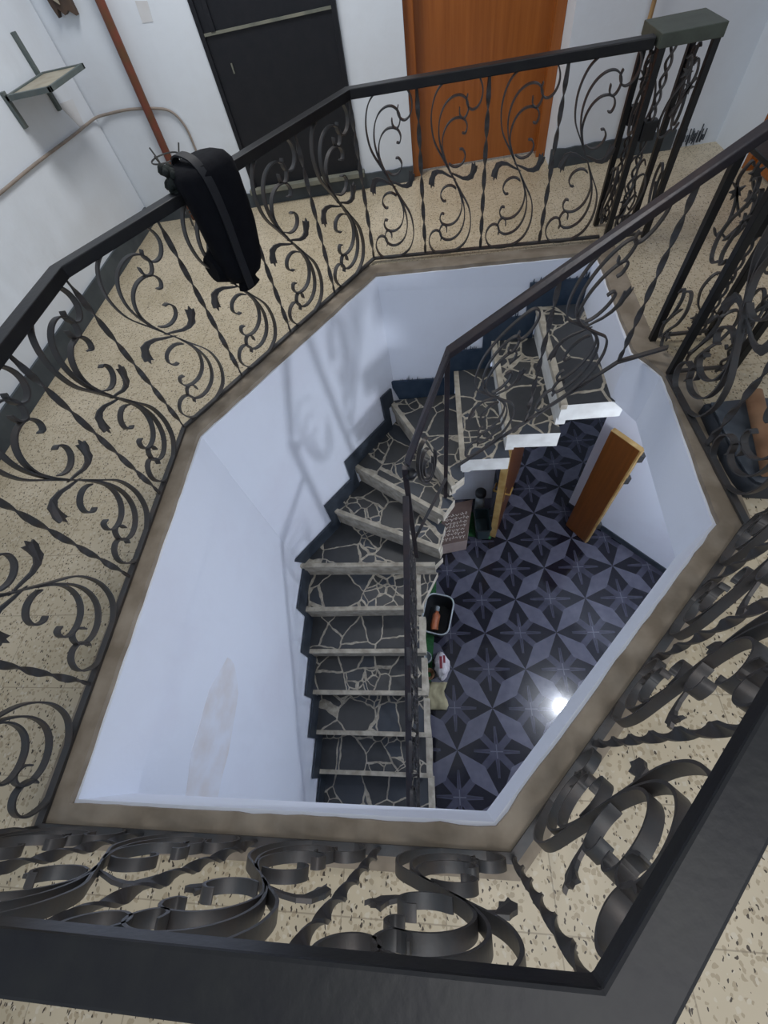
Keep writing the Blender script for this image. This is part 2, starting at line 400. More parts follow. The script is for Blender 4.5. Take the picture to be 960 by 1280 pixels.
# flush patch of bare plaster on the left wall
m_ = MB(); n = 26; ring = []
for i in range(n):
    a = 2*PI*i/n; rr = 1+.22*mnoise.noise(Vector((math.cos(a)*2, math.sin(a)*2, 4)))
    ring.append((0, .37*rr*math.cos(a), .17*rr*math.sin(a)))
zc, yc = -.73, .04
pts = [(-1.098, yc+q[1], zc+q[2]) for q in ring]
m_.rings([pts, [(-1.0945, y, z) for x, y, z in pts]], True, True)
M['patch'] = simple('bare_plaster', (.74, .725, .75), (.80, .84, .93), 7, .85)
struct(m_.build('trim_3', 'patch'), 'tall worn beige patch on the white stairwell wall')

# ---- staircase
st = thing('staircase', 'winding staircase of dark flagstone treads with pale cement joints and risers', 'staircase', (-.6, .4, ZL))
def band(a, b2, w):                                       # polygon strip along a->b2, w wide to its left side
    a, b2 = Vector(a), Vector(b2); e = (b2-a).normalized(); n = Vector((-e.y, e.x))
    return a, b2, b2+n*w, a+n*w
def prev_edge(k): return NOS[k-1]
back = {1: [(.905, 1.530), (.905, 2.34)]}
for k in range(1, 14):
    a, b2 = Vector(NOS[k][0]), Vector(NOS[k][1])
    if k == 1: c_, d_ = Vector((.93, 1.53)), Vector((.93, 2.375))
    else: c_, d_ = Vector(NOS[k-1][0]), Vector(NOS[k-1][1])
    ov = .035 if k > 1 else 0                             # tread runs on under the step above
    up = (c_-a); up = up.normalized() if up.length > 1e-4 else Vector((0, 1))
    up2 = (d_-b2).normalized()
    c2, d2 = c_+up*ov, d_+up2*ov
    mid = []
    if k == 5: mid = []
    poly = [a, c2, d2, b2]
    ar = sum(poly[i].x*poly[(i+1) % 4].y-poly[(i+1) % 4].x*poly[i].y for i in range(4))
    if ar < 0: poly = poly[::-1]
    m_ = MB()
    TH = .108 if k <= 3 else .085
    m_.prism([tuple(q) for q in poly], zt(k)-TH, zt(k), 0, 1, 1)
    # riser slab under the nosing down to the next tread
    e = (b2-a).normalized(); nrm = Vector((-e.y, e.x))
    if nrm.dot((c_+d_)/2-(a+b2)/2) < 0: nrm = -nrm
    i0 = a+nrm*.014+e*(.06 if k <= 5 else 0); i1 = b2+nrm*.014
    zr = zt(k+1) if k < 13 else ZL
    rp = [i0, i1, i1+nrm*.05, i0+nrm*.05]
    ar = sum(rp[i].x*rp[(i+1) % 4].y-rp[(i+1) % 4].x*rp[i].y for i in range(4))
    if ar < 0: rp = rp[::-1]
    m_.prism([tuple(q) for q in rp], zr-.0, zt(k)-TH, 1, 1, 1)
    s_ = part(m_, 'step', ['flag', 'white' if k <= 3 else 'cream'], st)
    # cement nosing strip along the front edge
    m_ = MB(); q = [a-nrm*.006, b2-nrm*.006, b2+nrm*.026, a+nrm*.026]
    ar = sum(q[i].x*q[(i+1) % 4].y-q[(i+1) % 4].x*q[i].y for i in range(4))
    if ar < 0: q = q[::-1]
    m_.prism([tuple(z) for z in q], zt(k)-.028, zt(k)+.003, 0, 0)
    part(m_, 'nosing', 'cream', s_)
# sloping soffit slab that carries the lower flight, and ragged cement stringer on its open side
m_ = MB()
pts = []
for k in range(7, 14): pts.append((YN(k)+.02, zt(k)-.22))
bot = [(y+.05, z-.10) for y, z in pts]
ring = [(XR-.05, y, z) for y, z in pts]+[(XR-.05, y, z) for y, z in reversed(bot)]
ring2 = [(XL+.02, y, z) for _, y, z in ring]
m_.rings([ring, ring2], True, True); part(m_, 'soffit_slab', 'cream', st)
m_ = MB()
for k in range(8, 14):
    y0, y1 = YN(k)-.004, YN(k-1)
    rows = []
    for i in range(7):
        y = y0+(y1-y0)*i/6; j = .012*mnoise.noise(Vector((y*9, 3.1, k)))
        rows.append([(XR-.02, y, zt(k)+.004), (XR+.028+j, y, zt(k)-.002), (XR+.028+j, y, zt(k)-.10), (XR-.02, y, zt(k)-.10)])
    m_.rings(rows, True, True)
part(m_, 'stringer', 'cream', st, 40, label='ragged grey cement edging on the open side')
# upper riser from the first tread to the upper floor, leaning a little
m_ = MB(); m_.rings([[(.90, 1.545, -.012), (.905, 2.36, -.012)], [(.925, 1.545, zt(1)), (.925, 2.345, zt(1))]], False, False)
struct(m_.build('trim_4', 'well'), 'white riser between the top tread and the upper floor')
# stepped dark skirting painted on the walls beside the treads
def skirt(name, path_in, path_out, mat, lab):
    m_ = MB(); rs = []
    for p, q in zip(path_in, path_out):
        p, q = Vector(p), Vector(q); rs.append((p, q))
    fr = [[p for p, q in rs], [q for p, q in rs]]
    m_.rings(fr, False, False)
    o = m_.build(name, mat); md = o.modifiers.new('thick', 'SOLIDIFY'); md.thickness = .014; md.offset = 0
    return struct(o, lab)
def wallpt(kind, s, z):                                    # point just off the wall surface
    if kind == 'L':
        t = (-.012-z)/(-.012-ZL); return (-1.097+.012*t+.012, s, z)
    if kind == 'C':
        t = (-.012-z)/(-.012-ZL-.6); A = Vector((-.305, 2.436)).lerp(Vector((-1.097, 1.27)), s); B = Vector((-.255, 2.2)).lerp(Vector((-1.082, 1.262)), s)
        p = A.lerp(B, t)+Vector((.010, -.008)); return (p.x, p.y, z)
    t = (-.012-z)/(-.012-ZL-.6); y = 2.367+(2.436-2.367)*(.93-s)/1.235; yb = 2.26+(2.2-2.26)*(.93-s)/1.185
    return (s, y+(yb-y)*t-.012, z)
def zig(kind, stops, zs, hi, lead):
    """stops: tread boundaries along the wall (descending); returns inner and outer zigzags"""
    pi, po = [], []
    for i, k in enumerate(zs):
        a, b2 = stops[i], stops[i+1]; sg = 1 if b2 > a else -1
        for s, off in ((a, lead if i else 0), (b2, lead)):
            pi.append(wallpt(kind, s, zt(k)-.01)); po.append(wallpt(kind, s+sg*off, zt(k)+hi+random.uniform(-.008, .008)))
    return pi, po
pi, po = zig('B', [.925, .640, .392, .150, -.262], [1, 2, 3, 4], .15, .06)
skirt('baseboard_back', pi, po, 'streak', 'dark blue painted skirting stepping up beside the upper flight')
def cs(p):                                                # parameter along the corner wall
    A = Vector((-.28, 2.37)); B = Vector((-1.07, 1.23)); return (Vector(p)-A).dot(B-A)/(B-A).length_squared
pi, po = zig('C', [.04, cs((-.31, 2.25)), cs((-.598, 1.858)), cs((-.758, 1.592)), .975], [4, 5, 6, 7], .13, .045)
skirt('baseboard_corner', pi, po, 'skirt', 'dark painted skirting beside the winding steps')
pi, po = zig('L', [1.275]+[YN(k) for k in range(8, 15)], list(range(8, 15)), .16, .035)
skirt('baseboard_left', pi, po, 'skirt', 'ragged dark painted skirting beside the lower flight')
# brush marks along the upper edge of the blue skirting
m_ = MB()
for (x0, x1, k) in ((.392-.055, .150-.055, 3), (.925, .640-.055, 1), (.15-.06, -.25, 4), (.64-.06, .392-.06, 2)):
    n = int(abs(x1-x0)/.012)
    for i in range(n):
        if random.random() < .3: continue
        x = x0+(x1-x0)*i/n; z = zt(k)+.145; h_ = random.uniform(.008, .04)
        p = wallpt('B', x, z); q = wallpt('B', x+.003, z+h_)
        m_.add([(p[0]-.004, p[1]-.008, z), (p[0]+.004, p[1]-.008, z), (q[0]+.001, q[1]-.004, q[2]), (p[0]-.004, p[1]+.004, z), (p[0]+.004, p[1]+.004, z), (q[0]+.001, q[1]+.006, q[2])], [(0, 1, 2), (3, 5, 4), (0, 3, 4, 1), (1, 4, 5, 2), (2, 5, 3, 0)])
struct(m_.build('trim_5', 'streak'), 'brushed paint marks along the skirting of the upper flight')

# ---- lower room
m_ = MB(); m_.add([(-1.3, -2.4, ZL), (4.2, -2.4, ZL), (4.2, 5.2, ZL), (-1.3, 5.2, ZL)], [(0, 1, 2, 3)])
struct(m_.build('floor_lower', 'tile'), 'dark grey floor tiles with star and petal pattern on the storey below')
def vwall(name, pts, z0, z1, mat, label, th=.06):
    m_ = MB()
    for (a, b2) in zip(pts, pts[1:]):
        a, b2 = Vector(a), Vector(b2); e = (b2-a).normalized(); n = Vector((e.y, -e.x))*th
        m_.prism([tuple(a), tuple(a+n), tuple(b2+n), tuple(b2)][::-1], z0, z1)
    return struct(m_.build(name, mat), label)
DW0, DW1 = Vector((1.742, 2.250)), Vector((2.252, 1.692)); de = (DW1-DW0).normalized()
E0, E1 = DW0-de*.42, DW1+de*1.6
vwall('wall_right_lower', [tuple(E1), tuple(E0)], ZL, -.27, 'well', 'white angled wall of the lower room beside the door')
nn = Vector((de.y, -de.x)); nn = nn if nn.dot(DW0) < 0 else -nn
m_ = MB(); m_.prism([tuple(E1+nn*.001), tuple(E0+nn*.001), tuple(E0+nn*.014), tuple(E1+nn*.014)], ZL, ZL+.075)
struct(m_.build('baseboard_right', 'skirt'), 'narrow dark tile skirting of the lower room')
vwall('wall_front_lower', [(.62, 2.72), (-.30, 2.72)], ZL, -.3, 'well', 'white wall under the upper flight')
vwall('wall_far_lower', [(4.2, 4.9), (-.3, 4.9)], ZL, -.3, 'well', 'white far wall of the lower room')
vwall('wall_end_lower', [(-1.2, -2.2), (4.0, -2.2)], ZL, -.3, 'well', 'white near wall of the lower room')
# door frame lintel line and leaves
def leaf(name, a, b2, z0, z1, th, label, edge=True):
    a, b2 = Vector(a), Vector(b2); e = (b2-a).normalized(); n = Vector((-e.y, e.x))*th/2
    m_ = MB(); m_.prism([tuple(a-n), tuple(b2-n), tuple(b2+n), tuple(a+n)], z0, z1)
    d = struct(m_.build(name, 'leafwood', bevel=.003), label)
    m_ = MB(); f = e*.012; n2 = n*1.06
    m_.prism([tuple(b2-n2-f), tuple(b2-n2+f*.2), tuple(b2+n2+f*.2), tuple(b2+n2-f)], z0, z1+.002)
    m_.prism([tuple(a-n2), tuple(b2-n2-f), tuple(b2+n2-f), tuple(a+n2)], z1, z1+.006)
    m_.build('door_edging', 'lipwood', d)
    return d, e, n
d1, e, n = leaf('door_1', (1.405, 2.312), (1.565, 2.078), ZL+.01, ZL+1.56, .04, 'narrow brown wooden door leaf standing ajar by the white wall')
for z in (.35, 1.15, 1.45):
    m_ = MB(); c_ = Vector((1.582, 2.088)); m_.box((c_.x-.008, c_.y-.012, ZL+z-.04), (c_.x+.03, c_.y+.03, ZL+z+.04)); m_.build('hinge', 'wire', d1)
d2, e, n = leaf('door_2', (.975, 3.13), (.575, 2.19), ZL+.01, ZL+1.75, .06, 'brown wooden door leaf opened edge-on below the stairs')
for s in (-1, 1):
    c_ = Vector((.575, 2.19))-e*.09+n.normalized()*s*.03
    m_ = MB(); q = n.normalized()*s; m_.tube([(c_.x, c_.y, ZL+.78), (c_.x+q.x*.05, c_.y+q.y*.05, ZL+.78)], .010)
    m_.tube([(c_.x+q.x*.05, c_.y+q.y*.05, ZL+.78), (c_.x+q.x*.05-e.x*.1, c_.y+q.y*.05-e.y*.1, ZL+.775)], .009)
    m_.prism([tuple(c_-e*.02), tuple(c_+e*.02), tuple(c_+e*.02+q*.006), tuple(c_-e*.02+q*.006)][::s], ZL+.66, ZL+.86)
    m_.build('door_handle', 'brass', d2, 40)

# ---- upper room walls
vwall('wall_left_hall', [(X0, Y0), (X0, 3.63)][::-1], -.02, 2.6, 'plaster', 'stained white wall of the hall on the left', .08)
DX0, DX1 = -1.27, -.44                                     # steel door
BX0, BX1 = -.07, .86                                       # brown door
m_ = MB()
m_.box((X0-.1, 3.64, -.02), (DX0, 3.74, 2.6)); m_.box((DX1, 3.655, -.02), (BX0, 3.80, 2.6))
m_.box((DX0, 3.655, 2.1), (DX1, 3.80, 2.6)); m_.box((BX0, 3.655, 2.05), (BX1, 3.80, 2.6)); m_.box((BX1, 3.505, -.02), (X1+.1, 3.80, 2.6))
struct(m_.build('wall_back_hall', 'plaster'), 'white wall of the hall holding the two doors')
m_ = MB(); m_.box((X1, Y0, -.02), (X1+.1, 2.05, 2.6)); m_.box((X1, 3.10, -.02), (X1+.1, 3.6, 2.6)); m_.box((X1, 2.05, 2.05), (X1+.1, 3.1, 2.6))
struct(m_.build('wall_right_hall', 'plaster'), 'white wall of the hall on the right')
# black steel door: frame, panels, cross rails
m_ = MB(); m_.box((DX0, 3.64, .10), (DX1, 3.70, 2.1))
d = struct(m_.build('door_3', 'steel', bevel=.003), 'black sheet steel double door with welded flat bars')
m_ = MB()
for x, z in ((DX0+.015, .10), (DX1-.015, .10), (DX0+.09, .88)): m_.box((x-.014, 3.626, z), (x+.014, 3.642, 2.1))
m_.build('door_frame', 'steel', d, bevel=.002)
m_ = MB(); m_.box((DX0, 3.630, .868), (DX1, 3.641, .880)); m_.build('door_rail', 'sill', d)
m_ = MB(); m_.box((DX0+.13, 3.632, .70), (DX0+.138, 3.641, .745)); m_.build('latch', 'sill', d)
m_ = MB(); m_.box((DX0-.02, 3.59, .085), (DX1+.02, 3.70, .115)); struct(m_.build('trim_6', 'sill', bevel=.004), 'grey green stone sill under the black door')
# brown door in a shallow recess
m_ = MB(); m_.box((BX0+.05, 3.775, .012), (BX1-.05, 3.81, 2.03))
d = struct(m_.build('door_4', 'wood', bevel=.004), 'glossy orange brown wooden door in the hall')
for x in (BX0, BX1-.06):
    m_ = MB(); m_.box((x, 3.70, 0), (x+.06, 3.80, 2.05)); m_.build('door_jamb', 'wood', d, bevel=.004)
m_ = MB(); m_.box((BX0, 3.70, 1.99), (BX1, 3.80, 2.05)); m_.build('door_head', 'wood', d)
m_ = MB(); m_.box((BX0+.085, 3.768, .95), (BX0+.115, 3.776, 1.12)); m_.tube([(BX0+.1, 3.77, 1.05), (BX0+.1, 3.72, 1.05), (BX0+.2, 3.715, 1.05)], .009); m_.build('door_handle', 'brass', d, 40)
# brown door in the right wall
m_ = MB(); m_.box((X1+.03, 2.10, .012), (X1+.07, 3.05, 2.0))
d = struct(m_.build('door_5', 'wood', bevel=.004), 'brown wooden door in the right hand wall of the hall')
for y in (2.05, 3.05):
    m_ = MB(); m_.box((X1-.005, y, 0), (X1+.08, y+.05, 2.05)); m_.build('door_jamb', 'wood', d)
# skirtings of the hall
m_ = MB(); n = 60; rs = []
for i in range(n+1):
    y = Y0+(3.62-Y0)*i/n; h_ = .115+.006*mnoise.noise(Vector((y*5, 0, 0)))
    rs.append([(X0, y, 0), (X0+.014, y, 0), (X0+.014, y, h_), (X0, y, h_)])
m_.rings(rs, True, True); struct(m_.build('baseboard_left_hall', 'hallskirt'), 'dark slate skirting along the left wall')
def xskirt(name, x0, x1, y, h_, label, seed):
    m_ = MB(); rs = []; n = max(3, int((x1-x0)/.03))
    for i in range(n+1):
        x = x0+(x1-x0)*i/n; hh = h_*(1+.12*mnoise.noise(Vector((x*11, seed, 0)))); b_ = .012*mnoise.noise(Vector((x*8, seed+5, 0)))
        rs.append([(x, y, 0), (x, y-.02+b_*.5, 0), (x, y-.016, hh), (x, y, hh)])
    m_.rings(rs, True, True); return struct(m_.build(name, 'hallskirt'), label)
xskirt('baseboard_back_hall', X0+.02, DX0, 3.64, .085, 'dark slate skirting left of the black door', 1)
xskirt('baseboard_back_middle', DX0, BX0+.0, 3.655, .085, 'dark slate skirting under the black door', 2)
xskirt('baseboard_back_right', BX1-.01, 1.62, 3.505, .10, 'dark slate skirting right of the brown door', 3)
m_ = MB()
for i in range(26):                                        # brush strokes where the paint runs out
    x = 1.60+i*.0085+random.uniform(-.003, .003); h_ = random.uniform(.05, .11)
    m_.box((x-.0022, 3.499, random.uniform(0, .03)), (x+.0022, 3.506, h_))
struct(m_.build('trim_7', 'skirt'), 'ragged brush strokes at the end of the painted skirting')

# ------------------------------------------------------------------ wrought iron
HR = .728
A_MAIN = [(.715, .918), (.695, .890), (.725, .858), (.79, .843), (.865, .857), (.915, .897), (.91, .945), (.84, .995), (.72, 1.012), (.56, 1.012), (.42, .995), (.29, .955), (.215, .89), (.19, .81), (.23, .71), (.37, .605), (.50, .51)]
A_2 = [(.600, .862), (.605, .828), (.65, .808), (.70, .820), (.728, .855), (.70, .893), (.62, .918), (.51, .917), (.40, .888), (.325, .835), (.295, .765), (.315, .69), (.38, .605), (.435, .56)]
A_3 = [(.64, .738), (.69, .735), (.715, .765), (.68, .80), (.60, .815), (.50, .81), (.41, .78), (.355, .73), (.345, .67), (.39, .605), (.455, .545)]
A_4 = [(.605, .655), (.655, .652), (.695, .620), (.665, .582), (.59, .563), (.51, .565), (.44, .585)]
LEAF = [(.44, .535), (.56, .515), (.66, .494), (.73, .492), (.775, .506), (.79, .530), (.800, .568), (.828, .556), (.850, .574), (.862, .548), (.892, .545), (.880, .515), (.850, .498), (.83, .474), (.75, .466), (.66, .476), (.56, .502), (.46, .527)]
SYM = lambda L: [(1-u, 1.02-v) for u, v in L]
class Panel:
    """a vertical (or raking) panel between two bars; P0->P1 is left->right seen from the well"""
    def __init__(s, P0, P1, h=HR): s.P0, s.P1, s.h = Vector(P0), Vector(P1), h; d = s.P1-s.P0; d.z = 0; s.N = Vector((0, 0, 1)).cross(d).normalized()
    def at(s, u, v): return s.P0.lerp(s.P1, u)+Vector((0, 0, v*s.h))
def scroll(panel, root, mat='iron', w=.021, t=.0055):
    mb = MB()
    for L in (A_MAIN, A_2, A_3, A_4):
        for K in (L, SYM(L)):
            mb.ribbon([panel.at(*q) for q in spline(K, 5)], panel.N, t, w)
    sc = part(mb, 'scroll', mat, root, 50)
    for K in (LEAF, SYM(LEAF)):
        mb = MB(); pts = [panel.at(*q) for q in K]; n = len(pts)
        th = panel.N*.004
        # curled leaf: two skins with a raised middle and drooping tip
        f = [p+panel.N*(.004+.010*math.sin(PI*min(i, n-1-i)/(n/2))) for i, p in enumerate(pts)]
        mb.rings([[p-th*.5 for p in f], [p+th*1.2 for p in f]], True, True)
        part(mb, 'leaf', mat, sc)
    return sc
def twisted(base, top, root, mat='iron', w=.021, t=.006, turns=3.0, a0=0):
    base, top = Vector(base), Vector(top); ax = (top-base).normalized(); L = (top-base).length
    u = Vector((math.cos(a0), math.sin(a0), 0)); v = ax.cross(u).normalized(); u = v.cross(ax)
    mb = MB(); rs = []; N = 66
    for i in range(N+1):
        f = i/N; tw = 2*PI*turns*min(1, max(0, (f-.05)/.9)); k = .55+.45*min(1, f*12, (1-f)*12)
        x = u*math.cos(tw)+v*math.sin(tw); y = v*math.cos(tw)-u*math.sin(tw); c_ = base.lerp(top, f)
        rs.append([c_+x*w/2*k+y*t/2, c_-x*w/2*k+y*t/2, c_-x*w/2*k-y*t/2, c_+x*w/2*k-y*t/2])
    mb.rings(rs, True, True); return part(mb, 'twisted_bar', mat, root, 40)
def rail_mesh(pts, w, h, zc=0):
    """rectangular tube along 3-D polyline with mitred corners"""
    P = [Vector(p) for p in pts]; mb = MB(); rs = []
    for i, p in enumerate(P):
        d1 = (P[i]-P[i-1]) if i else (P[1]-P[0]); d2 = (P[i+1]-P[i]) if i+1 < len(P) else d1
        a = Vector((d1.x, d1.y, 0)).normalized(); b_ = Vector((d2.x, d2.y, 0)).normalized()
        n1 = Vector((-a.y, a.x, 0)); n2 = Vector((-b_.y, b_.x, 0)); n = (n1+n2).normalized(); k = 1/max(.4, n.dot(n1))
        q = n*w/2*k; z = Vector((0, 0, h/2))
        rs.append([p-q-z, p+q-z, p+q+z, p-q+z])
    mb.rings(rs, True, True); return mb

gr = thing('gallery_railing', 'dark wrought iron gallery railing with S scrolls round the stairwell', 'railing', (-1.17, .5, .012))
RP = [(.945, 2.50), (-.32, 2.592), (-1.178, 1.315), (-1.163, -.195), (.132, -.195), (.972, .672), (.955, 1.375)]
part(rail_mesh([(x, y, HR+.018) for x, y in RP], .052, .036), 'handrail', 'rail', gr, None, .004)
part(rail_mesh([(x, y, .022) for x, y in RP], .022, .010), 'bottom_rail', 'iron', gr)
stations = [[0, .25, .505, .755, 1], [0, .25, .5, .745, 1], [0, .25, .5, .75, 1], [0, .25, .5, .75, 1], [0, .28, .52, .76, 1], [0, .47, 1]]
for si, st_ in enumerate(stations):
    a, b2 = Vector(RP[si]), Vector(RP[si+1]); ang = math.atan2(b2.y-a.y, b2.x-a.x)
    for i, f in enumerate(st_):
        p = a.lerp(b2, f)
        if not (f == 0) and not (si == 5 and f == 1): twisted((p.x, p.y, .02), (p.x, p.y, HR+.002), gr, a0=ang+.3*i)
        if i:
            q = a.lerp(b2, st_[i-1])
            # left end first as seen from inside the well (the path runs counter-clockwise, so the later station is on the left)
            scroll(Panel((p.x, p.y, .012), (q.x, q.y, .012)), gr)

# ---- newel cages
def newel(x0, y0, s, z1, label, seed, toward):
    nw = thing('newel_cage', label, 'newel post', (x0+s/2, y0+s/2, .005))
    t = .026
    for ix in (0, 1):
        for iy in (0, 1):
            m_ = MB(); cx, cy = x0+ix*s, y0+iy*s
            m_.box((cx-t/2, cy-t/2, .005), (cx+t/2, cy+t/2, z1)); part(m_, 'corner_post', 'rail', nw, None, .002)
    m_ = MB(); ov_ = .018 if toward < 0 else .013; m_.box((x0-ov_, y0-ov_, z1), (x0+s+ov_, y0+s+ov_, z1+(.042 if toward < 0 else .014))); part(m_, 'cap', 'caplit' if toward < 0 else 'rail', nw, None, .003, 'flat cap with top light put into its greenish grey' if toward < 0 else None)
    for iy in (0, 1):
        for z in (.03,):
            m_ = MB(); m_.box((x0, y0+iy*s-.006, z-.006), (x0+s, y0+iy*s+.006, z+.006)); part(m_, 'cross_bar', 'iron', nw)
    # twisted rope rods with a collar next to the corner post, on the side toward the rail
    xr = x0+.045 if toward < 0 else x0+s-.045
    for iy in (0, 1):
        y = y0+iy*s
        m_ = MB()
        for ph in (0, PI):
            m_.tube([(xr+.010*math.cos(ph+z*60), y+.010*math.sin(ph+z*60), .01+z) for z in [i*(z1-.01)/90 for i in range(91)]], .0055, 6)
        part(m_, 'rope_rod', 'iron', nw, 60)
        m_ = MB(); m_.box((xr-.030, y-.020, z1*.60), (xr+.030, y+.020, z1*.60+.07)); part(m_, 'collar', 'rail', nw, None, .003)
    # scrolls on the four faces
    faces = [((x0, y0), (x0+s, y0)), ((x0+s, y0+s), (x0, y0+s)), ((x0+s, y0), (x0+s, y0+s)), ((x0, y0+s), (x0, y0))]
    for (a, b2) in faces:
        pn = Panel((a[0], a[1], .02), (b2[0], b2[1], .02), z1-.03); mb = MB()
        S1 = [(.72, .63), (.62, .60), (.52, .60), (.45, .64), (.43, .70), (.50, .78), (.62, .84), (.70, .90), (.64, .96), (.55, .95)]
        S2 = [(.58, .70), (.70, .76), (.80, .82), (.86, .88), (.80, .94), (.74, .92)]
        S3 = [(.90, .86), (.80, .82), (.72, .74), (.70, .66), (.78, .62), (.86, .66)]
        for S in (S1, S2, S3):
            for K in (S, [(1-u, 1-v) for u, v in S]): mb.ribbon([pn.at(*q) for q in spline(K, 5)], pn.N, .006, .012)
        sc = part(mb, 'scroll', 'iron', nw, 50)
        for (u, v) in ((.66, .89), (.40, .12), (.80, .82)):
            mb = MB(); c_ = pn.at(u, v); pts = []
            ex = (pn.P1-pn.P0).normalized()
            for k in range(10):
                r_ = .024 if k % 2 == 0 else .010; pts.append(c_+ex*r_*math.cos(k*PI/5)+Vector((0, 0, r_*math.sin(k*PI/5))))
            mb.rings([[p-pn.N*.004 for p in pts], [p+pn.N*.004 for p in pts]], True, True); part(mb, 'leaf', 'iron', sc)
    return nw
newel(.968, 2.462, .200, HR+.005, 'tall iron newel cage with flat cap where the railing ends near the brown door', 1, -1)
newel(.965, 1.388, .23, .69, 'iron newel cage of square posts at the head of the stairs', 2, 1)

# ---- stair railing
sr = thing('stair_railing', 'dark iron stair railing bending down round the winding flagstone steps', 'railing', (0, 1.45, zt(4)))
TOPS = [(.935, 1.480, .775), (.829, 1.505, .683), (.068, 1.515, .130), (-.165, 1.36, -.43)]
LOW0, LOW1 = Vector((-.198, 1.255, -.735)), Vector((-.300, -.40, -2.03))
LOW1e = LOW0.lerp(LOW1, 1.35)
hp = [TOPS[0], TOPS[2], TOPS[3]]
part(rail_mesh(hp, .046, .034), 'handrail', 'stairrail', sr, None, .004)
part(rail_mesh([tuple(LOW0+Vector((.004, .06, .05))), tuple(LOW1e)], .038, .030), 'handrail', 'stairrail', sr, None, .004)
part(rail_mesh([(.955, 1.47, .085), (.807, 1.520, -.008), (.12, 1.530, -.695)], .020, .012), 'bottom_rail', 'iron', sr)
B0, B1 = Vector((-.205, 1.27, -1.43)), Vector((-.275, -.37, -2.58)); B1e = B0.lerp(B1, 1.25)
part(rail_mesh([tuple(B0), tuple(B1e)], .022, .014), 'bottom_rail', 'iron', sr)
def post(a, b2, name, w=.026):
    mb = MB(); a, b2 = Vector(a), Vector(b2)
    x = Vector((1, 0, 0))*w/2; y = Vector((0, 1, 0))*w/2
    mb.rings([[a-x-y, a+x-y, a+x+y, a-x+y], [b2-x-y, b2+x-y, b2+x+y, b2-x+y]], True, True); return part(mb, name, 'stairrail', sr, None, .002)
post((.042, 1.555, zt(5)), (.066, 1.52, .125), 'corner_post', .024)
post((-.190, 1.300, zt(7)), (-.178, 1.345, -.44), 'corner_post', .030)
# scrolled corner plate between the two bends
mb = MB()
for k in range(3):
    c_ = Vector((-.06, 1.44, -.52)); ex = Vector((.62, .78, 0)).normalized(); rr = .11-.032*k
    mb.ribbon([c_+ex*rr*.72*math.cos(a)+Vector((0, 0, rr*1.7*math.sin(a)-.03*k)) for a in [i*2*PI*.86/22+1.0 for i in range(23)]], ex.cross(Vector((0, 0, 1))), .006, .024)
part(mb, 'scroll', 'iron', sr, 50)
part(rail_mesh([(.05, 1.535, -.82), (-.185, 1.31, -1.22)], .020, .012), 'bottom_rail', 'iron', sr)
mb = MB(); mb.lathe([(.004, -.03), (.028, -.02), (.036, 0), (.028, .02), (.004, .03)], (-.150, 1.345, -.50), 16); part(mb, 'boss', 'rail', sr, 60)
# raking panels of the upper flight
UB0, UB1 = Vector((.807, 1.520, -.008)), Vector((.12, 1.530, -.695))
for i, f in enumerate((0, .5)):
    p = UB0.lerp(UB1, f); ptop = Vector((p.x+.01, 1.505, HR*.0+.683-(.829-p.x)*.727))
    twisted(p, ptop, sr, a0=.4*i)
for f0, f1 in ((.02, .49), (.51, .98)):
    a, b2 = UB0.lerp(UB1, f0), UB0.lerp(UB1, f1)
    scroll(Panel(b2, a, .70), sr, w=.015, t=.0065)
for i in range(7):
    f = i/6; p = B0.lerp(B1, f); q = LOW0.lerp(LOW1, f); 
    if i: twisted(p, (q.x, p.y, q.z), sr, a0=.5*i)
    if i:
        pp = B0.lerp(B1, (i-1)/6); scroll(Panel(pp, p, .66), sr, w=.020)

# ------------------------------------------------------------------ things in the hall
# bag over the railing
def rl(f): a, b2 = Vector(RP[2]), Vector(RP[1]); return a.lerp(b2, f)
e2 = (Vector(RP[1])-Vector(RP[2])).normalized(); n2 = Vector((e2.y, -e2.x))   # n2 points into the well
if n2.dot(Vector((-.1, .9))-rl(.5)) < 0: n2 = -n2
BC = rl(.40)
bag = thing('shoulder_bag', 'long black fabric bag hanging over the left bend of the iron railing', 'bag', (BC.x, BC.y, .10))
def bagpt(s, o_, z): q = BC+e2*s+n2*o_; return Vector((q.x, q.y, z))
prof = [(.825, .02, .060, .050), (.815, .03, .085, .070), (.775, .045, .098, .070), (.70, .060, .100, .060), (.58, .065, .100, .058), (.46, .066, .096, .058), (.34, .064, .090, .055), (.25, .060, .080, .050), (.19, .055, .062, .042), (.165, .05, .03, .03), (.11, .05, .045, .026), (.10, .05, .03, .02)]
m_ = MB(); rs = []
for i, (z, oc, hw, hd) in enumerate(prof):
    z = .83-(.83-z)*.63; hw *= 1.22
    r_ = []
    for k in range(28):
        a = 2*PI*k/28; j = 1+.07*mnoise.noise(Vector((math.cos(a)*2, math.sin(a)*2, z*9)))
        cx, sx_ = math.cos(a), math.sin(a)
        r_.append(bagpt(-.0+.03*(z-.4)+hw*j*math.copysign(abs(cx)**.7, cx), oc+hd*j*math.copysign(abs(sx_)**.7, sx_), z))
    rs.append(r_)
m_.rings(rs, True, True); part(m_, 'bag_body', 'black', bag, 60)
m_ = MB(); m_.ribbon(spline([bagpt(-.03, -.04, .66), bagpt(-.035, -.03, .83), bagpt(-.03, .06, .845), bagpt(-.027, .110, .79), bagpt(-.03, .126, .68), bagpt(-.04, .126, .52), bagpt(-.035, .112, .40)], 6), (e2.x, e2.y, 0), .006, .034); part(m_, 'strap', 'strap', bag, 50)
m_ = MB()
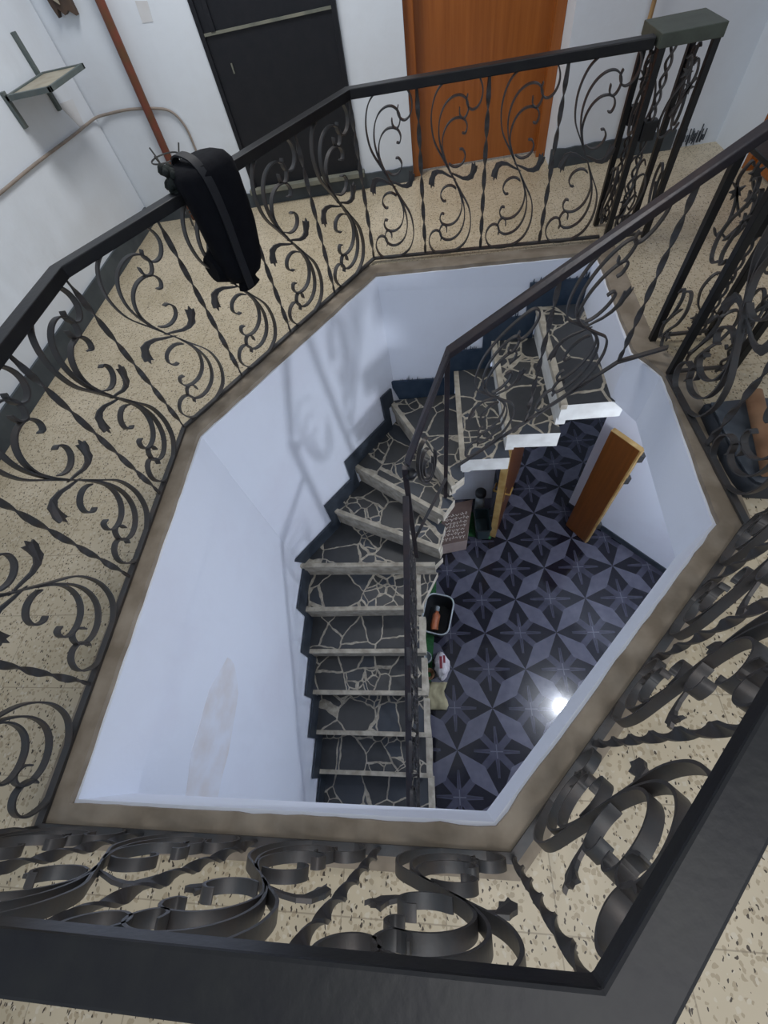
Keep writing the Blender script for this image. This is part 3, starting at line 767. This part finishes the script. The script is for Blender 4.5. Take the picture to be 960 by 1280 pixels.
for k in range(26):
    c_ = bagpt(random.uniform(-.115, -.07), random.uniform(-.04, .02), random.uniform(.755, .825)); r_ = random.uniform(.012, .022)
    m_.lathe([(.003, -r_), (r_*.8, -r_*.5), (r_, 0), (r_*.7, r_*.6), (.003, r_)], c_, 8)
part(m_, 'gathered_edge', 'greenblack', bag, 60, label='green black ruffled fabric edge')
m_ = MB(); m_.rings([[bagpt(-.125, .02+.04*math.cos(a), z+.05*math.sin(a)) for a in [2*PI*k/12 for k in range(12)]] for z in (.50,)]+[[bagpt(-.05, .02+.05*math.cos(a), .50+.09*math.sin(a)) for a in [2*PI*k/12 for k in range(12)]]], True, True); part(m_, 'side_pocket', 'black', bag, 50)

# wall shelf on two uprights
sh = thing('wall_shelf', 'small tray-like wall shelf with grey frame on two short uprights', 'shelf', (X0, 3.1, .75))
for (y, za, zb) in ((3.30, .755, 1.07), (2.92, .78, .925)):
    m_ = MB(); m_.box((X0, y-.014, za), (X0+.020, y+.014, zb)); part(m_, 'upright', 'slate', sh, None, .002)
zS = .905
m_ = MB(); m_.box((X0+.02, 2.92, zS-.012), (X0+.275, 3.32, zS)); part(m_, 'board', 'board', sh, None, .002)
m_ = MB()
for a, b2 in (((X0+.018, 2.905), (X0+.285, 2.925)), ((X0+.268, 2.905), (X0+.285, 3.33)), ((X0+.018, 3.312), (X0+.285, 3.33)), ((X0+.018, 2.905), (X0+.036, 3.33))):
    m_.box((a[0], a[1], zS-.016), (b2[0], b2[1], zS+.006))
part(m_, 'frame', 'slate', sh, None, .002)
# pipes, cable, ring holder, ragged scrap
m_ = MB(); m_.tube([(-1.79, 3.590, .0), (-1.765, 3.592, .7), (-1.745, 3.592, 1.1), (-1.72, 3.592, 2.58)], .026, 12)
pp = tag(m_.build('wall_pipe', 'pipe', None, 60), 'thick rusty red brown pipe rising along the white back wall', 'pipe')
m_ = MB(); m_.tube([(1.255, 3.470, .012), (1.257, 3.472, 1.2), (1.257, 3.472, 2.58)], .0115, 10)
tag(m_.build('wall_pipe', 'tan', None, 60), 'thin tan pipe on the wall right of the orange brown door', 'pipe')
m_ = MB()
m_.tube(spline([(X0+.012, 1.95, .672), (X0+.012, 2.42, .665), (X0+.012, 2.80, .660), (X0+.012, 3.25, .645), (X0+.012, 3.50, .640), (X0+.03, 3.60, .640), (-2.06, 3.628, .640), (-1.911, 3.628, .641), (-1.721, 3.628, .621), (-1.627, 3.628, .589), (-1.579, 3.628, .506), (-1.575, 3.628, .38), (-1.577, 3.628, .20), (-1.58, 3.625, .09)], 8), .0075, 8)
tag(m_.build('wall_cable', 'cable', None, 60), 'slack grey cable sagging across the white left wall', 'cable')
wb = thing('wire_plant_stand', 'small dark wire ring stand in front of the red brown pipe', 'stand', (-1.745, 3.44, 0))
c_ = Vector((-1.725, 3.44, .42))
for z, r_ in ((.42, .095), (.10, .040)):
    m_ = MB(); m_.tube([(c_.x+r_*math.cos(a), c_.y+r_*math.sin(a), z) for a in [2*PI*k/24 for k in range(24)]], .005, 6, closed=True); part(m_, 'ring', 'wire', wb, 60)
for k in range(3):
    a = 2*PI*k/3+.5; m_ = MB(); m_.tube([(c_.x+.125*math.cos(a), c_.y+.125*math.sin(a), .47), (c_.x+.095*math.cos(a), c_.y+.095*math.sin(a), .415), (c_.x+.040*math.cos(a), c_.y+.045*math.sin(a), .10), (c_.x+.06*math.cos(a), c_.y+.06*math.sin(a), 0)], .0055, 6); part(m_, 'leg', 'wire', wb, 60)
sw = thing('socket_box', 'small broken dark brown socket box with ragged lower edge high on the back wall', 'socket box', (-1.98, 3.64, 1.05))
m_ = MB(); ed = [(-2.06, 1.32), (-2.045, 1.10), (-2.035, 1.055), (-2.015, 1.09), (-1.99, 1.06), (-1.96, 1.075), (-1.925, 1.05), (-1.915, 1.32)]
m_.rings([[(x, 3.64, z) for x, z in ed], [(x, 3.60, z) for x, z in ed]], True, True); part(m_, 'casing', 'darkbrown', sw)
m_ = MB(); ed2 = [(-2.02, 1.30), (-2.01, 1.12), (-1.985, 1.10), (-1.97, 1.30)]
m_.rings([[(x, 3.601, z) for x, z in ed2], [(x, 3.592, z) for x, z in ed2]], True, True); part(m_, 'cover_plate', 'board', sw)
M['smudge'] = simple('grey_plaster_repair', (.57, .57, .58), (.63, .65, .68), 7, .85)
for q, nm in (([(-1.57, 1.05), (-1.50, 1.04), (-1.515, .965), (-1.58, .968)], 'trim_8'),):
    m_ = MB(); m_.rings([[(x, 3.6405, z) for x, z in q], [(x, 3.638, z) for x, z in q]], True, True); struct(m_.build(nm, 'smudge'), 'small grey plaster repair on the hall wall')
m_ = MB(); q = [(3.33, .775), (3.50, .76), (3.47, .645), (3.41, .650)]; m_.rings([[(X0, y, z) for y, z in q], [(X0+.002, y, z) for y, z in q]], True, True); struct(m_.build('trim_9', 'smudge'), 'pale plaster repair on the left wall')

# floor cushion and tube by the right railing
cu = thing('floor_cushion', 'dark slate vinyl cushion with rounded side lying behind the right railing', 'cushion', (1.20, .98, 0))
ol = [(1.035, 1.19), (1.03, .86), (1.10, .80), (1.34, .80), (1.42, .86), (1.43, 1.02), (1.36, 1.14), (1.24, 1.19)]
ol = [(x-.035, y-.02) for x, y in ol[::-1]]
ar = sum(ol[i][0]*ol[(i+1) % 8][1]-ol[(i+1) % 8][0]*ol[i][1] for i in range(8))
if ar < 0: ol = ol[::-1]
sm = [tuple(q) for q in spline(ol+[ol[0]], 5)[:-1]]
m_ = MB(); m_.rings([[(x, y, .0) for x, y in sm], [(x, y, .055) for x, y in sm], [(1.22+(x-1.22)*.97, .98+(y-.98)*.97, .065) for x, y in sm]], True, True); part(m_, 'base', 'cushiondark', cu, 40)
m_ = MB(); m_.rings([[(1.22+(x-1.22)*f, .98+(y-.98)*f, z) for x, y in sm] for f, z in ((.94, .064), (.95, .074), (.90, .082))], True, True); part(m_, 'top_pad', 'cushion', cu, 40)
m_ = MB(); d_ = Vector((-.085, -.34, 0)); c0 = Vector((1.128, 1.15, .112))
m_.rings([[c0+d_*f+Vector((math.cos(a)*.026, 0, math.sin(a)*.026)) for a in [2*PI*k/16 for k in range(16)]] for f in (0, .02, .98, 1)], True, True)
tb = tag(m_.build('cardboard_tube', 'tube', None, 50), 'brown cardboard tube lying across the dark slate cushion', 'tube')

# ------------------------------------------------------------------ things on the lower floor
def rrect(cx, cy, hx, hy, r, z, n=5, rot=0):
    out = []
    for (sx_, sy_, a0) in ((1, 1, 0), (-1, 1, PI/2), (-1, -1, PI), (1, -1, 3*PI/2)):
        for k in range(n+1):
            a = a0+PI/2*k/n; x = sx_*(hx-r)+r*math.cos(a); y = sy_*(hy-r)+r*math.sin(a)
            out.append((cx+x*math.cos(rot)-y*math.sin(rot), cy+x*math.sin(rot)+y*math.cos(rot), z))
    return out
lb = thing('light_bulb', 'bare white bulb hanging under the upper floor slab', 'light bulb', (1.59, .70, -.275))
m_ = MB(); m_.lathe([(.004, -.135), (.020, -.128), (.032, -.105), (.033, -.085), (.022, -.06), (.014, -.05)], (1.59, .70, -.275), 16); bulb = part(m_, 'glass', 'bulb', lb, 60)
m_ = MB(); m_.lathe([(.016, -.052), (.018, -.02), (.03, -.012), (.03, 0)], (1.59, .70, -.275), 14); part(m_, 'socket', 'plastic', lb, 50)
m_ = MB(); me_ = [(-.95, 2.25), (-.95, -.2), (-.215, -.2), (-.20, .35), (-.13, 1.0), (-.085, 1.5), (-.07, 2.0), (.15, 2.25), (.55, 2.16), (.62, 2.3), (.3, 2.6), (-.4, 2.6)]
m_.prism(me_, ZL+.001, ZL+.014)
tag(m_.build('turf_mat', 'mat', None), 'dark green artificial turf mat spread on the lower floor under the stairs', 'mat')
# printed box
bx = thing('printed_carton', 'long brown carton with lines of pale writing on its lid under the stairs', 'box', (.07, 2.2, ZL+.014))
fz0, fz1 = ZL+.014, ZL+.26
def q4(u, v):  # u across, v away
    a = Vector((-.045, 1.985)); ex = Vector((.315, .055)); ey = Vector((.10, .50)); return a+ex*u+ey*v
m_ = MB(); m_.prism([tuple(q4(0, 0)), tuple(q4(1, 0)), tuple(q4(1, 1)), tuple(q4(0, 1))], fz0, fz1-.006); part(m_, 'carton', 'boxside', bx, None, .003)
m_ = MB(); m_.prism([tuple(q4(-.01, -.01)), tuple(q4(1.01, -.01)), tuple(q4(1.01, 1.01)), tuple(q4(-.01, 1.01))], fz1-.006, fz1); lid = part(m_, 'lid', 'boxtop', bx, None, None)
m_ = MB()
for r_ in range(7):
    v = .10+r_*.095; u = .12+random.uniform(0, .05); end = .90-random.uniform(0, .10)
    while u < end:
        L = random.uniform(.06, .15); n = 9; rs = []; ph = random.uniform(0, 6)
        for k in range(n):
            f = k/(n-1); uu = u+L*f; vv = v+.016*math.sin(ph+f*9)+(.014 if k in (0, n-1) else 0)
            w_ = .0085; a = q4(uu, vv-w_); b2 = q4(uu, vv+w_)
            rs.append([(a.x, a.y, fz1+.0003), (b2.x, b2.y, fz1+.0003), (b2.x, b2.y, fz1+.0016), (a.x, a.y, fz1+.0016)])
        m_.rings(rs, True, True)
        if random.random() < .7:
            a = q4(u+L*.5, v+random.choice((-.033, .036))); m_.box((a.x-.005, a.y-.005, fz1+.0003), (a.x+.005, a.y+.005, fz1+.0016))
        u += L+random.uniform(.02, .04)
o = part(m_, 'writing', 'ink', lid)
bt = thing('plastic_bottle', 'grey bottle with black cap beside the white wall', 'bottle', (.46, 2.56, ZL+.014))
m_ = MB(); m_.lathe([(.05, .014), (.055, .03), (.055, .22), (.04, .27), (.022, .30), (.022, .33)], (.46, 2.56, ZL), 18); part(m_, 'body', 'clear', bt, 50)
m_ = MB(); m_.lathe([(.055, .325), (.06, .335), (.06, .385), (.05, .395)], (.46, 2.56, ZL), 18); part(m_, 'cap', 'plastic', bt, 50)
cr = thing('storage_crate', 'dark teal plastic crate between the printed carton and the opened door', 'crate', (.46, 2.29, ZL+.014))
m_ = MB(); m_.rings([rrect(.462, 2.29, .072, .13, .03, ZL+.015), rrect(.462, 2.29, .082, .145, .03, ZL+.23), rrect(.462, 2.29, .074, .137, .026, ZL+.23), rrect(.462, 2.29, .064, .12, .02, ZL+.05)], True, True); part(m_, 'body', 'bin', cr, 40)
m_ = MB(); m_.tube(rrect(.462, 2.29, .083, .146, .03, ZL+.232), .006, 6, closed=True); part(m_, 'rim', 'plastic', cr, 60)
# framed brown panel on the wall
fp = thing('wall_panel', 'small brown wooden panel in a yellow frame on the white wall below the stairs', 'panel', (.33, 2.70, ZL+.8))
m_ = MB(); m_.box((.20, 2.655, ZL+.86), (.50, 2.72, ZL+1.16)); part(m_, 'frame', 'gold', fp, None, .006)
m_ = MB(); m_.box((.235, 2.645, ZL+.895), (.465, 2.658, ZL+1.125)); part(m_, 'door_panel', 'leafwood', fp, None, .006)
# tub with odds and ends
tu = thing('plastic_tub', 'oblong black plastic tub with pale rim beside the stair foot', 'tub', (-.05, 1.18, ZL+.014))
TC = (-.075, 1.24); TR = -.24
m_ = MB(); m_.rings([rrect(*TC, .11, .165, .07, ZL+.016, rot=TR), rrect(*TC, .135, .195, .08, ZL+.24, rot=TR), rrect(*TC, .127, .187, .075, ZL+.24, rot=TR), rrect(*TC, .10, .155, .065, ZL+.03, rot=TR)], True, True); part(m_, 'tub_body', 'plastic', tu, 40)
m_ = MB(); ring = rrect(*TC, .137, .197, .08, ZL+.245, rot=TR); m_.tube(ring, .008, 6, closed=True); part(m_, 'rim', 'rim', tu, 60, label='pale plastic rim')
ob = thing('spray_bottle', 'orange brown bottle lying in the black tub', 'bottle', (-.10, 1.2, ZL+.06))
m_ = MB(); m_.tube(spline([(-.115, 1.12, ZL+.10), (-.11, 1.17, ZL+.105), (-.09, 1.25, ZL+.12), (-.08, 1.30, ZL+.125)], 5), [.040]*12+[.034, .026, .02, .018], 12); part(m_, 'body', 'orange', ob, 50)
m_ = MB(); m_.tube([(-.081, 1.305, ZL+.125), (-.073, 1.35, ZL+.13)], .024, 10); part(m_, 'cap', 'clear', ob, 50)
pb = thing('paper_bag', 'crumpled white paper bag with dark red print beside the tub', 'bag', (-.06, .80, ZL+.014))
m_ = MB(); rs = []
for z, f in ((.012, 1), (.07, .95), (.13, .8), (.16, .45)):
    rs.append([(-.055+.07*f*math.cos(a)*(1+.2*math.sin(5*a+z*40)), .79+.12*f*math.sin(a)*(1+.15*math.sin(3*a+z*30)), ZL+z) for a in [2*PI*k/18 for k in range(18)]])
m_.rings(rs, True, True); part(m_, 'bag_body', 'paper', pb)
m_ = MB(); m_.box((-.075, .74, ZL+.150), (-.05, .85, ZL+.168)); m_.box((-.04, .79, ZL+.145), (-.02, .86, ZL+.163)); part(m_, 'print', 'red', pb)
m_ = MB(); rs = []
for i in range(7):
    y = .40+.24*i/6; rs.append([(-.20+.17*k/6+.02*math.sin(i*1.3), y, ZL+.018+.012*(1+math.sin(k*1.7+i))+(.012 if 0 < i < 6 else 0)) for k in range(7)])
m_.rings(rs, False, False); o = m_.build('floor_rag', 'cloth', None, 60); md = o.modifiers.new('thick', 'SOLIDIFY'); md.thickness = .008; md.offset = 1
tag(o, 'crumpled beige rag on the green mat below the paper bag', 'rag')
m_ = MB()
for k in range(6):
    r_ = .035+.006*k; m_.tube([(-.185+r_*.8*math.cos(a), .71+r_*.8*math.sin(a), ZL+.020+.006*k+.004*math.sin(3*a+k)) for a in [2*PI*j/18 for j in range(18)]], .005, 6, closed=True)
tag(m_.build('wire_coil', 'tube', None, 60), 'small tangled coil of brown cord beside the rag', 'cord')
m_ = MB(); m_.lathe([(.04, .014), (.05, .02), (.05, .10), (.046, .105), (.04, .03)], (-.20, .86, ZL), 16)
tag(m_.build('metal_cup', 'rim', None, 40), 'pale grey cup on the mat between stairs and paper bag', 'cup')
